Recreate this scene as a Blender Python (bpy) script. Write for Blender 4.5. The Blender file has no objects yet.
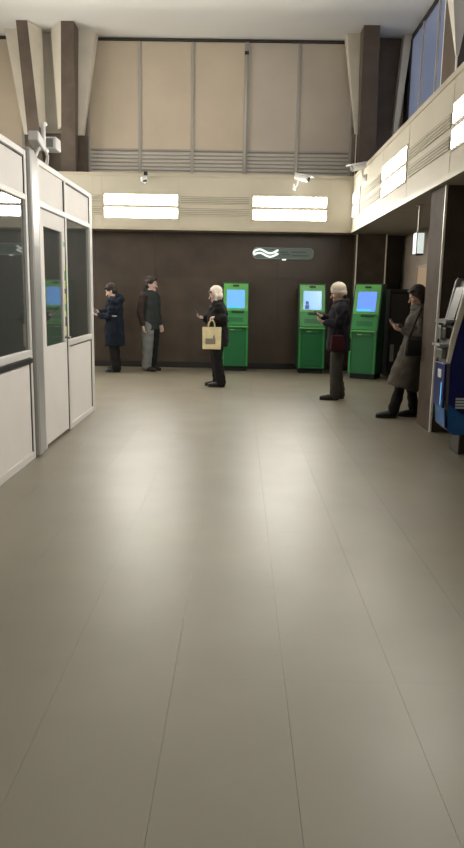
import bpy, bmesh, math, random
from mathutils import Vector, Matrix, noise
random.seed(7)
R = math.radians
scn = bpy.context.scene
COL = scn.collection

# ------------------------------------------------------------------ camera
cd = bpy.data.cameras.new('camera'); cam = bpy.data.objects.new('camera', cd); COL.objects.link(cam)
F, IW, IH = 700.0, 464, 848
cd.sensor_fit = 'VERTICAL'; cd.sensor_height = 24.0; cd.sensor_width = 24.0
cd.lens = F / IH * 24.0
cd.clip_start = 0.05; cd.clip_end = 200
pitch = math.atan(130.1 / F); yaw = math.atan(5.7 / F); roll = R(1.0)
fw = Vector((-math.sin(yaw)*math.cos(pitch), math.cos(yaw)*math.cos(pitch), -math.sin(pitch)))
r0 = Vector((math.cos(yaw), math.sin(yaw), 0)); u0 = r0.cross(fw)
rt = math.cos(roll)*r0 + math.sin(roll)*u0; up = rt.cross(fw)
M3 = Matrix((rt, up, -fw)).transposed()
cam.matrix_world = Matrix.Translation((0, 0, 1.5)) @ M3.to_4x4()
scn.camera = cam

# ------------------------------------------------------------------ world, exposure
w = bpy.data.worlds.new('world'); scn.world = w; w.use_nodes = True
bg = w.node_tree.nodes['Background']; bg.inputs[0].default_value = (0.76, 0.82, 1.0, 1); bg.inputs[1].default_value = 0.8
vs = scn.view_settings
vs.view_transform = 'Standard'; vs.look = 'None'; vs.gamma = 1.0; vs.use_curve_mapping = False
vs.exposure = 2.2
LAMP = 11.5

# ------------------------------------------------------------------ materials
MATS = {}
def mat(name, col, rough=0.5, metal=0.0, var=0.0, vscale=8.0, bump=0.0, bscale=40.0, emit=None, estr=0.0,
        spec=0.5, objvar=0.0, rvar=0.0, col2=None, detail=4.0):
    if name in MATS: return MATS[name]
    m = bpy.data.materials.new(name); m.use_nodes = True
    nt = m.node_tree; N = nt.nodes; L = nt.links
    b = N['Principled BSDF']
    b.inputs['Base Color'].default_value = (*col, 1); b.inputs['Roughness'].default_value = rough
    b.inputs['Metallic'].default_value = metal; b.inputs['Specular IOR Level'].default_value = spec
    if emit:
        b.inputs['Emission Color'].default_value = (*emit, 1); b.inputs['Emission Strength'].default_value = estr
    tc = N.new('ShaderNodeTexCoord'); geo = N.new('ShaderNodeNewGeometry')
    if var > 0 or objvar > 0:
        n = N.new('ShaderNodeTexNoise'); n.inputs['Scale'].default_value = vscale; n.inputs['Detail'].default_value = detail
        L.new(geo.outputs['Position'], n.inputs['Vector'])
        mr = N.new('ShaderNodeMapRange'); mr.inputs[1].default_value = 0.3; mr.inputs[2].default_value = 0.7
        L.new(n.outputs['Fac'], mr.inputs[0])
        mx = N.new('ShaderNodeMix'); mx.data_type = 'RGBA'
        c2 = col2 if col2 else tuple(min(1, c*(1+var)) for c in col)
        c1 = col if col2 else tuple(c*(1-var) for c in col)
        mx.inputs[6].default_value = (*c1, 1); mx.inputs[7].default_value = (*c2, 1)
        L.new(mr.outputs[0], mx.inputs[0])
        out = mx.outputs[2]
        if objvar > 0:
            oi = N.new('ShaderNodeObjectInfo')
            r2 = N.new('ShaderNodeMapRange'); r2.inputs[3].default_value = 1-objvar; r2.inputs[4].default_value = 1+objvar
            L.new(oi.outputs['Random'], r2.inputs[0])
            hs = N.new('ShaderNodeHueSaturation'); L.new(out, hs.inputs['Color']); L.new(r2.outputs[0], hs.inputs['Value'])
            out = hs.outputs[0]
        L.new(out, b.inputs['Base Color'])
        if rvar > 0:
            r3 = N.new('ShaderNodeMapRange'); r3.inputs[3].default_value = rough-rvar; r3.inputs[4].default_value = rough+rvar
            n3 = N.new('ShaderNodeTexNoise'); n3.inputs['Scale'].default_value = 2.3; n3.inputs['Detail'].default_value = 3
            L.new(geo.outputs['Position'], n3.inputs['Vector']); L.new(n3.outputs['Fac'], r3.inputs[0]); L.new(r3.outputs[0], b.inputs['Roughness'])
    if bump > 0:
        n2 = N.new('ShaderNodeTexNoise'); n2.inputs['Scale'].default_value = bscale; n2.inputs['Detail'].default_value = 3
        L.new(tc.outputs['Object'], n2.inputs['Vector'])
        bp = N.new('ShaderNodeBump'); bp.inputs['Strength'].default_value = bump; bp.inputs['Distance'].default_value = 0.01
        L.new(n2.outputs['Fac'], bp.inputs['Height']); L.new(bp.outputs[0], b.inputs['Normal'])
    MATS[name] = m
    return m

def M(n): return MATS[n]
mat('floor_stone', (0.220, 0.196, 0.143), 0.385, spec=0.95, var=0.07, vscale=1.6, objvar=0.012, rvar=0.05, bump=0.02, bscale=60, detail=6)
mat('grout', (0.175, 0.158, 0.117), 0.45)
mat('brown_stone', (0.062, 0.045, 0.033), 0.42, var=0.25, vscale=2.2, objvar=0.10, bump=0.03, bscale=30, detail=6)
mat('column_stone', (0.105, 0.078, 0.060), 0.5, var=0.18, vscale=4.0, bump=0.03, bscale=30)
mat('dark_joint', (0.03, 0.025, 0.02), 0.8)
mat('skirting', (0.018, 0.016, 0.015), 0.5)
mat('recess_stone_lightened', (0.27, 0.225, 0.18), 0.55, var=0.18, vscale=3.0, objvar=0.06, bump=0.03, bscale=30)  # slab colour raised to stand in for light the recess lacks
mat('pier_stone', (0.072, 0.053, 0.040), 0.75, spec=0.2, var=0.18, vscale=4.0, bump=0.03, bscale=30)
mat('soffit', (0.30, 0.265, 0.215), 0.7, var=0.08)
mat('ceiling_paint', (0.82, 0.82, 0.81), 0.8, var=0.03, vscale=0.6)
mat('cream_panel', (0.53, 0.49, 0.395), 0.6, spec=0.3, var=0.04, vscale=1.5)
mat('cream_trim', (0.50, 0.45, 0.35), 0.5)
mat('white_plaster', (0.70, 0.65, 0.56), 0.6, var=0.06, vscale=3)
mat('white_strip', (0.88, 0.84, 0.76), 0.4)
mat('blind_fabric', (0.60, 0.515, 0.405), 0.8, var=0.06, vscale=1.2, objvar=0.05)
mat('blind_grey', (0.54, 0.48, 0.41), 0.8, var=0.06, vscale=1.2, objvar=0.05)
mat('alu', (0.42, 0.40, 0.37), 0.38, metal=0.4)
mat('alu_light', (0.55, 0.52, 0.48), 0.4, metal=0.2)
mat('louvre', (0.56, 0.53, 0.49), 0.5, metal=0.2)
mat('dark_gap', (0.05, 0.045, 0.04), 0.9)
mat('louvre_gap', (0.30, 0.275, 0.235), 0.9)
mat('tube', (0.95, 0.95, 0.92), 0.3, emit=(1.0, 0.955, 0.86), estr=LAMP)
mat('tube_dim', (0.8, 0.78, 0.70), 0.3, emit=(1.0, 0.95, 0.84), estr=0.22)
mat('booth_white', (0.69, 0.655, 0.625), 0.65, spec=0.25, var=0.03, vscale=2)
mat('booth_frame', (0.66, 0.64, 0.61), 0.5, metal=0.15)
mat('booth_post', (0.36, 0.355, 0.34), 0.35, metal=0.3)
mat('seal', (0.03, 0.03, 0.03), 0.6)
mat('booth_inside', (0.26, 0.28, 0.27), 0.8)
mat('booth_roof', (0.30, 0.29, 0.27), 0.7)
mat('black_plastic', (0.012, 0.012, 0.013), 0.4)
mat('black_matte', (0.008, 0.008, 0.009), 0.75)
mat('white_plastic', (0.70, 0.69, 0.67), 0.4)
mat('grey_plastic', (0.20, 0.20, 0.20), 0.45)
mat('green', (0.012, 0.15, 0.048), 0.38, var=0.04)
mat('green_light', (0.14, 0.48, 0.12), 0.35)
mat('green_mid', (0.032, 0.28, 0.075), 0.35)
mat('green_dark', (0.006, 0.045, 0.018), 0.4)
mat('screen_blue', (0.02, 0.04, 0.08), 0.2, emit=(0.16, 0.44, 0.95), estr=0.26)
mat('screen_pale', (0.02, 0.04, 0.08), 0.2, emit=(0.30, 0.55, 0.92), estr=0.24)
mat('screen_deep', (0.02, 0.04, 0.08), 0.2, emit=(0.14, 0.29, 0.85), estr=0.26)
mat('screen_ink', (0.01, 0.02, 0.06), 0.3, emit=(0.02, 0.08, 0.3), estr=0.15)
mat('screen_cyan', (0.02, 0.04, 0.08), 0.2, emit=(0.10, 0.60, 0.95), estr=0.22)
mat('blue', (0.005, 0.012, 0.13), 0.35, var=0.08)
mat('blue_light', (0.015, 0.12, 0.36), 0.35, var=0.15, vscale=12)
mat('silver', (0.20, 0.20, 0.185), 0.35, metal=0.5)
mat('rim_cream', (0.68, 0.65, 0.58), 0.4)
mat('print_white', (0.62, 0.66, 0.72), 0.6)
mat('neon', (0.9, 0.95, 0.92), 0.3, emit=(0.92, 1.0, 0.93), estr=0.20)
mat('sign_teal', (0.10, 0.15, 0.135), 0.35)
mat('sign_rim', (0.30, 0.36, 0.33), 0.3)
mat('sign_ink', (0.035, 0.06, 0.05), 0.5)
mat('lightbox', (0.8, 0.85, 0.82), 0.4, emit=(0.80, 0.90, 0.86), estr=0.16)
mat('board', (0.42, 0.31, 0.21), 0.6)
mat('tape_yellow', (0.62, 0.70, 0.12), 0.4)
mat('tape_green', (0.10, 0.36, 0.10), 0.4)
mat('skin', (0.48, 0.29, 0.215), 0.55, var=0.05)
mat('skin_pale', (0.62, 0.44, 0.37), 0.55, var=0.05)
mat('eye_white', (0.7, 0.68, 0.65), 0.3)
mat('hair_dark', (0.02, 0.012, 0.010), 0.55, bump=0.4, bscale=60)
mat('lip', (0.38, 0.15, 0.13), 0.5)
def cloth(name, col, rough=0.9, var=0.15): return mat(name, col, rough, var=var, vscale=9, bump=0.25, bscale=90, spec=0.25)
cloth('c_navy', (0.009, 0.014, 0.024)); cloth('c_black', (0.010, 0.009, 0.010)); cloth('c_teal', (0.036, 0.044, 0.044))
cloth('c_brown', (0.040, 0.026, 0.024)); cloth('c_lightgrey', (0.19, 0.20, 0.195)); cloth('c_shaded_grey', (0.016, 0.019, 0.02))
cloth('c_white', (0.74, 0.66, 0.57)); cloth('c_knit', (0.60, 0.53, 0.44)); cloth('c_nightblue', (0.009, 0.009, 0.013))
cloth('c_grey', (0.050, 0.046, 0.041)); cloth('c_coat', (0.070, 0.060, 0.049)); cloth('c_coatgrey', (0.14, 0.135, 0.125))
cloth('c_red', (0.035, 0.004, 0.006)); cloth('c_canvas', (0.72, 0.62, 0.38)); cloth('c_scarf', (0.12, 0.115, 0.105))
mat('fur', (0.012, 0.010, 0.010), 0.95, bump=1.0, bscale=120)
mat('leather', (0.010, 0.010, 0.011), 0.35); mat('leather_brown', (0.030, 0.018, 0.014), 0.45)
mat('print_grey', (0.22, 0.20, 0.15), 0.8)
# daylight glass of the upper side windows: milky, lets the sky's light through
def milky():
    m = bpy.data.materials.new('milky_glass'); m.use_nodes = True; nt = m.node_tree; N = nt.nodes; L = nt.links
    N.remove(N['Principled BSDF'])
    t = N.new('ShaderNodeBsdfTranslucent'); t.inputs[0].default_value = (0.38, 0.395, 0.43, 1)
    g = N.new('ShaderNodeBsdfGlossy'); g.inputs[0].default_value = (0.8, 0.8, 0.8, 1); g.inputs[1].default_value = 0.15
    fr = N.new('ShaderNodeFresnel'); mx = N.new('ShaderNodeMixShader')
    L.new(fr.outputs[0], mx.inputs[0]); L.new(t.outputs[0], mx.inputs[1]); L.new(g.outputs[0], mx.inputs[2])
    L.new(mx.outputs[0], N['Material Output'].inputs[0]); MATS['milky'] = m
milky()
# booth glazing: dark tinted panes
def tinted():
    m = bpy.data.materials.new('tinted_glass'); m.use_nodes = True; nt = m.node_tree; N = nt.nodes; L = nt.links
    N.remove(N['Principled BSDF'])
    t = N.new('ShaderNodeBsdfTransparent'); t.inputs[0].default_value = (0.50, 0.53, 0.52, 1)
    g = N.new('ShaderNodeBsdfGlossy'); g.inputs[0].default_value = (1, 1, 1, 1); g.inputs[1].default_value = 0.03
    fr = N.new('ShaderNodeFresnel'); fr.inputs[0].default_value = 1.7; mx = N.new('ShaderNodeMixShader')
    df = N.new('ShaderNodeBsdfDiffuse'); df.inputs[0].default_value = (0.135, 0.15, 0.14, 1); m2 = N.new('ShaderNodeMixShader'); m2.inputs[0].default_value = 0.40
    L.new(t.outputs[0], m2.inputs[1]); L.new(df.outputs[0], m2.inputs[2])
    L.new(fr.outputs[0], mx.inputs[0]); L.new(m2.outputs[0], mx.inputs[1]); L.new(g.outputs[0], mx.inputs[2])
    L.new(mx.outputs[0], N['Material Output'].inputs[0]); MATS['tinted'] = m
tinted()

# ------------------------------------------------------------------ mesh helpers
class MB:
    def __init__(s): s.v = []; s.f = []; s.m = []; s.mi = 0
    def box(s, x0, x1, y0, y1, z0, z1):
        b = len(s.v)
        s.v += [(x0,y0,z0),(x1,y0,z0),(x1,y1,z0),(x0,y1,z0),(x0,y0,z1),(x1,y0,z1),(x1,y1,z1),(x0,y1,z1)]
        for q in ((0,3,2,1),(4,5,6,7),(0,1,5,4),(1,2,6,5),(2,3,7,6),(3,0,4,7)):
            s.f.append(tuple(b+i for i in q)); s.m.append(s.mi)
        return s
    def hexa(s, lo, hi):
        # lo, hi: four corners each, counter-clockwise seen from above
        b = len(s.v); s.v += [tuple(p) for p in lo] + [tuple(p) for p in hi]
        for q in ((0,3,2,1),(4,5,6,7),(0,1,5,4),(1,2,6,5),(2,3,7,6),(3,0,4,7)):
            s.f.append(tuple(b+i for i in q)); s.m.append(s.mi)
        return s
    def prism(s, poly, axis, a, b_):
        n = len(poly); b = len(s.v)
        def P(p, t):
            if axis == 'x': return (t, p[0], p[1])
            if axis == 'y': return (p[0], t, p[1])
            return (p[0], p[1], t)
        s.v += [P(p, a) for p in poly] + [P(p, b_) for p in poly]
        s.f.append(tuple(b+i for i in reversed(range(n)))); s.f.append(tuple(b+n+i for i in range(n))); s.m += [s.mi]*2
        for i in range(n):
            j = (i+1) % n; s.f.append((b+i, b+j, b+n+j, b+n+i)); s.m.append(s.mi)
        return s
    def tube(s, pts, radii, n=12, side=None, caps=True):
        pts = [Vector(p) for p in pts]
        if not isinstance(radii, (list, tuple)): radii = [radii]*len(pts)
        rr = [(q if isinstance(q, (list, tuple)) else (q, q)) for q in radii]
        rings = []
        def basis(t, a0):
            a = a0 - t*a0.dot(t)
            if a.length < 1e-4:
                a = Vector((1,0,0)) - t*t.x
                if a.length < 1e-3: a = Vector((0,1,0)) - t*t.y
            a.normalize(); return a, t.cross(a)
        a0 = Vector(side) if side else Vector((0.13, 1, 0.07))
        k = len(pts); tans = []
        for i in range(k):
            t = (pts[min(i+1,k-1)] - pts[max(i-1,0)]); t = t.normalized() if t.length > 1e-9 else Vector((0,0,1)); tans.append(t)
        def ring(p, t, ra, rb):
            a, b = basis(t, a0); i0 = len(s.v)
            for j in range(n):
                c = 2*math.pi*j/n; s.v.append(tuple(p + a*ra*math.cos(c) + b*rb*math.sin(c)))
            return i0
        if caps == 'round':
            t = tans[0]; r = min(rr[0]); rings.append(ring(pts[0]-t*r*0.65, t, rr[0][0]*0.66, rr[0][1]*0.66))
        for i in range(k): rings.append(ring(pts[i], tans[i], *rr[i]))
        if caps == 'round':
            t = tans[-1]; r = min(rr[-1]); rings.append(ring(pts[-1]+t*r*0.65, t, rr[-1][0]*0.66, rr[-1][1]*0.66))
        for q in range(len(rings)-1):
            for j in range(n):
                j2 = (j+1) % n; s.f.append((rings[q]+j, rings[q]+j2, rings[q+1]+j2, rings[q+1]+j)); s.m.append(s.mi)
        if caps:
            e0 = 0.95*min(rr[0]) if caps == 'round' else 0; e1 = 0.95*min(rr[-1]) if caps == 'round' else 0
            if caps == 'round':
                i0 = len(s.v); s.v.append(tuple(pts[0]-tans[0]*e0)); i1 = len(s.v); s.v.append(tuple(pts[-1]+tans[-1]*e1))
                for j in range(n):
                    j2 = (j+1) % n
                    s.f.append((i0, rings[0]+j2, rings[0]+j)); s.f.append((i1, rings[-1]+j, rings[-1]+j2)); s.m += [s.mi]*2
            else:
                s.f.append(tuple(rings[0]+j for j in reversed(range(n)))); s.f.append(tuple(rings[-1]+j for j in range(n))); s.m += [s.mi]*2
        return s
    def ell(s, c, rx, ry, rz, nu=14, nv=9, rot=None):
        c = Vector(c); b = len(s.v); rot = rot or Matrix.Identity(3)
        s.v.append(tuple(c + rot @ Vector((0,0,-rz))))
        for i in range(1, nv):
            ph = -math.pi/2 + math.pi*i/nv
            for j in range(nu):
                th = 2*math.pi*j/nu
                s.v.append(tuple(c + rot @ Vector((rx*math.cos(ph)*math.cos(th), ry*math.cos(ph)*math.sin(th), rz*math.sin(ph)))))
        s.v.append(tuple(c + rot @ Vector((0,0,rz)))); t = len(s.v)-1
        for j in range(nu):
            j2 = (j+1) % nu
            s.f.append((b, b+1+j2, b+1+j)); s.m.append(s.mi)
            for i in range(nv-2):
                o = b+1+i*nu; s.f.append((o+j, o+j2, o+nu+j2, o+nu+j)); s.m.append(s.mi)
            o = b+1+(nv-2)*nu; s.f.append((o+j, o+j2, t)); s.m.append(s.mi)
        return s
    def mesh(s, name, mats, smooth=False):
        me = bpy.data.meshes.new(name); me.from_pydata(s.v, [], s.f); me.update()
        if not isinstance(mats, (list, tuple)): mats = [mats]
        for m in mats: me.materials.append(MATS[m])
        if len(mats) > 1: me.polygons.foreach_set('material_index', s.m)
        if smooth: me.polygons.foreach_set('use_smooth', [True]*len(me.polygons))
        return me
    def build(s, name, mats, parent=None, smooth=False, bevel=0.0, seg=2):
        o = bpy.data.objects.new(name, s.mesh(name, mats, smooth)); COL.objects.link(o)
        if parent: o.parent = parent
        if bevel > 0:
            bv = o.modifiers.new('bevel', 'BEVEL'); bv.width = bevel; bv.segments = seg; bv.limit_method = 'ANGLE'; bv.angle_limit = R(40)
        return o
def tag(o, label, cat, group=None):
    o['label'] = label; o['category'] = cat
    if group: o['group'] = group
    return o
def struct(o): o['kind'] = 'structure'; return o
def empty(name, loc=(0,0,0), rz=0.0):
    o = bpy.data.objects.new(name, None); o.empty_display_size = 0.1; COL.objects.link(o); o.location = loc; o.rotation_euler = (0,0,rz); return o
def share(o, name, loc, parent=None, scale=None):
    c = bpy.data.objects.new(name, o.data); COL.objects.link(c); c.location = loc
    if parent: c.parent = parent
    return c
def copy_tree(o, parent=None):
    c = o.copy(); COL.objects.link(c); c.parent = parent
    for ch in list(o.children): copy_tree(ch, c)
    return c

# ================================================================== SETTING
XL, XR, YF, YB = -6.6, 3.2, -4.5, 14.3           # lower room
CEIL = 6.5
GY, GX = 15.15, 3.25                              # upper window planes
BZ0, BZ1, BY, BX = 2.68, 3.70, 13.8, 2.10         # light band
# floor ------------------------------------------------------------
fl = struct(MB().box(XL, XR, YF, YB, -0.12, -0.012).build('floor', 'grout'))
TW, TL = 0.44, 1.76
tile = None
x = -0.235 - 14*TW
while x < XR - 0.02:
    xa = max(x, XL); xb = min(x+TW, XR)
    y = YF
    row = 0
    while y < YB - 0.02:
        ya = max(y, YF); yb = min(y+TL, YB)
        if xb-xa > 0.05 and yb-ya > 0.05:
            full = abs((xb-xa)-TW) < 1e-4 and abs((yb-ya)-TL) < 1e-4
            if full and tile:
                share(tile, 'floor_tile', (xa, ya, 0), fl)
            else:
                o = MB().box(0.0005, xb-xa-0.0005, 0.0001, yb-ya-0.0001, -0.011, 0).build('floor_tile', 'floor_stone', fl)
                o.location = (xa, ya, 0)
                if full: tile = o
        y += TL
    x += TW
# back wall with stone slabs ----------------------------------------
wb = struct(MB().box(XL, XR+0.3, YB+0.02, YB+0.15, 0, BZ0+0.05).build('wall_back', 'dark_joint'))
def slabs(par, x0, x1, zs, wd, fn):
    n = max(1, round((x1-x0)/wd)); wd = (x1-x0)/n
    for i in range(n):
        for a, b in zip(zs[:-1], zs[1:]):
            fn(x0+i*wd+0.0015, x0+(i+1)*wd-0.0015, a+0.0015, b-0.0015)
zs = [0.12, 0.97, 1.82, BZ0]
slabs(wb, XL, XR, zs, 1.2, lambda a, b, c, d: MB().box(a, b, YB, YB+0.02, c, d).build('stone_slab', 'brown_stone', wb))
bb = struct(MB().box(XL, XR, YB-0.015, YB-0.001, 0.001, 0.12).build('baseboard_back', 'skirting'))
# right recess wall
wr = struct(MB().box(XR+0.02, XR+0.15, YF, YB, 0, BZ0+0.05).build('wall_right', 'dark_joint'))
slabs(wr, YF, YB, zs, 1.2, lambda a, b, c, d: MB().box(XR, XR+0.02, a, b, c, d).build('stone_slab', 'recess_stone_lightened', wr))
struct(MB().box(XR-0.015, XR-0.001, YF, YB-0.02, 0.001, 0.12).build('baseboard_right', 'skirting'))
MB().box(XR+0.0005, XR+0.0195, YF, YB, -0.1, 0.119).build('plinth_course', 'skirting', wr)
# left / front walls
wl = struct(MB().box(XL-0.15, XL-0.001, YF, GY+0.2, 0, CEIL).build('wall_left', 'white_plaster'))
wf = struct(MB().box(XL, XR, YF-0.15, YF-0.001, 0, CEIL).build('wall_front', 'white_plaster'))
# ceiling
ce = struct(MB().box(XL-0.15, GX+0.2, YF-0.15, GY+0.2, CEIL, CEIL+0.15).build('ceiling', 'ceiling_paint'))
# light bands (back and right) with soffit
t1 = struct(MB().box(XL, BX-0.001, BY, GY+0.1, BZ0+0.03, BZ1).build('trim_1', 'cream_panel'))
MB().box(XL, BX-0.001, BY-0.012, BY-0.001, BZ1-0.05, BZ1+0.012).build('top_rail', 'cream_trim', t1)
MB().box(XL, BX-0.001, BY-0.012, BY-0.001, BZ0-0.001, BZ0+0.06).build('bottom_rail', 'cream_trim', t1)
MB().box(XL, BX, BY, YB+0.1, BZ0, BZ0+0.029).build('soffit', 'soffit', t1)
t2 = struct(MB().box(BX, GX+0.05, YF, GY+0.1, BZ0+0.03, BZ1).build('trim_2', 'cream_panel'))
MB().box(BX-0.012, BX-0.001, YF, BY-0.014, BZ1-0.05, BZ1+0.012).build('top_rail', 'cream_trim', t2)
MB().box(BX-0.012, BX-0.001, YF, BY-0.014, BZ0-0.001, BZ0+0.06).build('bottom_rail', 'cream_trim', t2)
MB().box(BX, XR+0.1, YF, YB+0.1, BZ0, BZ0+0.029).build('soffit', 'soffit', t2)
t3 = struct(MB().box(XL, BX-0.001, YF, YF+1.2, BZ0, BZ1).build('trim_30', 'cream_panel'))
t4 = struct(MB().box(XL, XL+0.9, YF+1.201, BY-0.02, BZ0, BZ1).build('trim_31', 'cream_panel'))  # unseen left band, added to carry the fill lamps
for xj in (-2.83, -2.66, -1.20, 0.18, 1.66):
    MB().box(xj-0.006, xj+0.006, BY-0.004, BY-0.0005, BZ0+0.07, BZ1-0.06).build('panel_joint', 'cream_trim', t1)
for yj in (12.93, 11.02, 9.36, 7.49, 5.83, 3.96):
    MB().box(BX-0.004, BX-0.0005, yj-0.006, yj+0.006, BZ0+0.07, BZ1-0.06).build('panel_joint', 'cream_trim', t2)
# upper back wall (behind the windows) and upper right wall frame
wu = struct(MB().box(XL, GX+0.1, GY+0.06, GY+0.2, BZ1, CEIL).build('wall_back_upper', 'white_plaster'))

# ---- window bays on the back wall: blinds, mullions, louvres
def slat_mesh(w_, h_, d_):
    return MB().prism([(-d_, 0), (0, -h_*0.15), (0, h_*0.85), (-d_, h_*0.55)], 'x', 0, w_)
wn = 0
def bay(cuts, zb=4.40):
    global wn
    wn += 1
    wroot = struct(MB().box(cuts[0], cuts[-1], GY+0.03, GY+0.055, BZ1+0.002, CEIL-0.001).build('window_%d' % wn, 'dark_gap'))
    for i in range(len(cuts)-1):
        a, b = cuts[i]+0.012, cuts[i+1]-0.012
        MB().box(a, b, GY, GY+0.028, zb, CEIL-0.06).build('blind', 'blind_grey' if (a > 0.0) else 'blind_fabric', wroot)
        MB().box(a, b, GY+0.012, GY+0.028, BZ1+0.003, zb-0.03).build('louvre_back', 'louvre_gap', wroot)
        sl = None
        for k in range(7):
            z = zb-0.03-0.075*(k+1)
            if sl is None:
                sl = slat_mesh(b-a, 0.062, 0.02).build('slat', 'louvre', wroot); sl.location = (a, GY+0.010, z)
            else: share(sl, 'slat', (a, GY+0.010, z), wroot)
        MB().box(a, b, GY-0.012, GY+0.028, zb-0.03, zb-0.001).build('sill_rail', 'alu', wroot)
        MB().box(a, b, GY-0.012, GY+0.02, BZ1+0.002, BZ1+0.12).build('bottom_rail', 'alu', wroot)
    for i, c in enumerate(cuts):
        if abs(c-0.045) < 0.05:
            MB().box(c-0.045, c+0.045, GY-0.05, GY+0.028, BZ1+0.003, CEIL-0.062).build('mullion', 'alu', wroot, bevel=0.01)
            MB().tube([(c, GY-0.062, BZ1+0.1), (c, GY-0.062, CEIL-0.25)], 0.018).build('pipe', 'alu_light', wroot, smooth=True)
            MB().box(c-0.04, c+0.04, GY-0.085, GY-0.051, CEIL-0.30, CEIL-0.24).build('pipe_bracket', 'black_plastic', wroot)
        else:
            MB().box(c-0.032, c+0.032, GY-0.03, GY+0.028, BZ1+0.003, CEIL-0.062).build('mullion', 'alu', wroot, bevel=0.008)
    MB().box(cuts[0], cuts[-1], GY-0.04, GY+0.028, CEIL-0.05, CEIL-0.012).build('head_rail', 'dark_gap', wroot)
    return wroot
bay([-3.16, -2.11, -1.04, 0.045, 1.10, 2.20])
bay([-6.4, -5.6, -4.5])

# ---- flared columns of the upper storey
def upper_column(x0, x1, tx0, tx1, ribs, name, zflare=4.60, rb_=0.165, rt_=0.34):
    root = struct(MB().box(x0, x1, GY-0.35, GY-0.05, BZ1+0.002, zflare).build(name, 'column_stone'))
    # brown recessed infill between the flared white cheeks
    MB().hexa([(x0+0.17, GY-0.20, zflare), (x1-rb_-0.005, GY-0.20, zflare), (x1-rb_-0.005, GY-0.05, zflare), (x0+0.17, GY-0.05, zflare)],
              [(tx0+0.35, GY-0.20, CEIL-0.002), (tx1-rt_-0.01, GY-0.20, CEIL-0.002), (tx1-rt_-0.01, GY-0.05, CEIL-0.002), (tx0+0.35, GY-0.05, CEIL-0.002)]).build('infill', 'white_plaster' if len(ribs) > 1 else 'column_stone', root)
    for (a, b, c, d) in ((x0, x0+0.165, tx0, tx0+0.34), (x1-rb_, x1, tx1-rt_, tx1)):
        MB().hexa([(a, GY-0.42, zflare-0.04), (b, GY-0.42, zflare-0.04), (b, GY-0.36, zflare-0.04), (a, GY-0.36, zflare-0.04)],
                  [(c, GY-0.42, CEIL-0.002), (d, GY-0.42, CEIL-0.002), (d, GY-0.06, CEIL-0.002), (c, GY-0.06, CEIL-0.002)]).build('cheek', 'white_plaster', root)
    for (ra, rb, rc, rd, fl_l, fl_r) in ribs:
        yf = GY-0.85
        MB().hexa([(ra, yf+0.25, BZ1+0.003), (rb, yf+0.25, BZ1+0.003), (rb, GY-0.44, BZ1+0.003), (ra, GY-0.44, BZ1+0.003)],
                  [(rc, yf, CEIL-0.002), (rd, yf, CEIL-0.002), (rd, GY-0.44, CEIL-0.002), (rc, GY-0.44, CEIL-0.002)]).build('rib', 'column_stone', root)
        g = 0.002
        for s, q0, q1, wd in ((-1, ra, rc, fl_l), (1, rb, rd, fl_r)):
            if wd <= 0: continue
            fz = (zflare+0.05-BZ1)/(CEIL-BZ1); a0, a1 = (q0+(q1-q0)*fz+s*g, q1+s*g); y0_ = yf+0.25*(1-fz)+0.01
            lo = [(a0, y0_, zflare+0.05), (a0+s*wd*0.4, GY-0.44, zflare+0.05), (a0, GY-0.44, zflare+0.05)]
            hi = [(a1, yf+0.02, CEIL-0.002), (a1+s*wd, GY-0.44, CEIL-0.002), (a1, GY-0.44, CEIL-0.002)]
            mb = MB(); mb.v = lo+hi; mb.f = [(0,2,1),(3,4,5),(0,1,4,3),(1,2,5,4),(2,0,3,5)]; mb.m = [0]*5
            mb.build('flank', 'white_plaster', root)
    return root
uc = upper_column(-4.36, -3.17, -4.68, -2.92, [(-4.18, -3.93, -4.32, -4.11, 0.0, 0.17), (-3.60, -3.31, -3.47, -3.23, 0.30, 0.0)], 'trim_3')
MB().box(-3.385, -3.365, GY-0.40, GY-0.362, BZ1+0.01, 4.55).build('white_strip', 'white_strip', uc)
uc2 = upper_column(2.22, 3.06, 1.98, 3.24, [(2.29, 2.63, 2.23, 2.53, 0.0, 0.04)], 'trim_4', zflare=4.70, rb_=0.09, rt_=0.15)
MB().box(2.245, 2.262, GY-0.40, GY-0.362, BZ1+0.01, 4.65).build('white_strip', 'white_strip', uc2)
# side columns on the right upper wall
tn = 5
for yc in (11.25, 7.75, 4.25, 0.75, -2.75):
    root = struct(MB().box(GX-0.20, GX-0.04, yc-0.40, yc+0.42, BZ1+0.002, CEIL-0.002).build('trim_%d' % tn, 'column_stone')); tn += 1
    MB().hexa([(GX-0.24, yc-0.46, 4.9), (GX-0.20, yc-0.46, 4.9), (GX-0.20, yc-0.42, 4.9), (GX-0.24, yc-0.42, 4.9)],
              [(GX-0.60, yc-0.95, CEIL-0.002), (GX-0.05, yc-0.95, CEIL-0.002), (GX-0.05, yc-0.42, CEIL-0.002), (GX-0.60, yc-0.42, CEIL-0.002)]).build('cheek', 'white_plaster', root)
    MB().box(GX-0.20, GX-0.04, yc+0.421, yc+0.46, BZ1+0.003, CEIL-0.003).build('white_strip', 'white_strip', root)
    MB().box(GX-0.22, GX-0.201, yc-0.415, yc-0.37, BZ1+0.003, 5.6).build('white_strip', 'white_strip', root)
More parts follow.
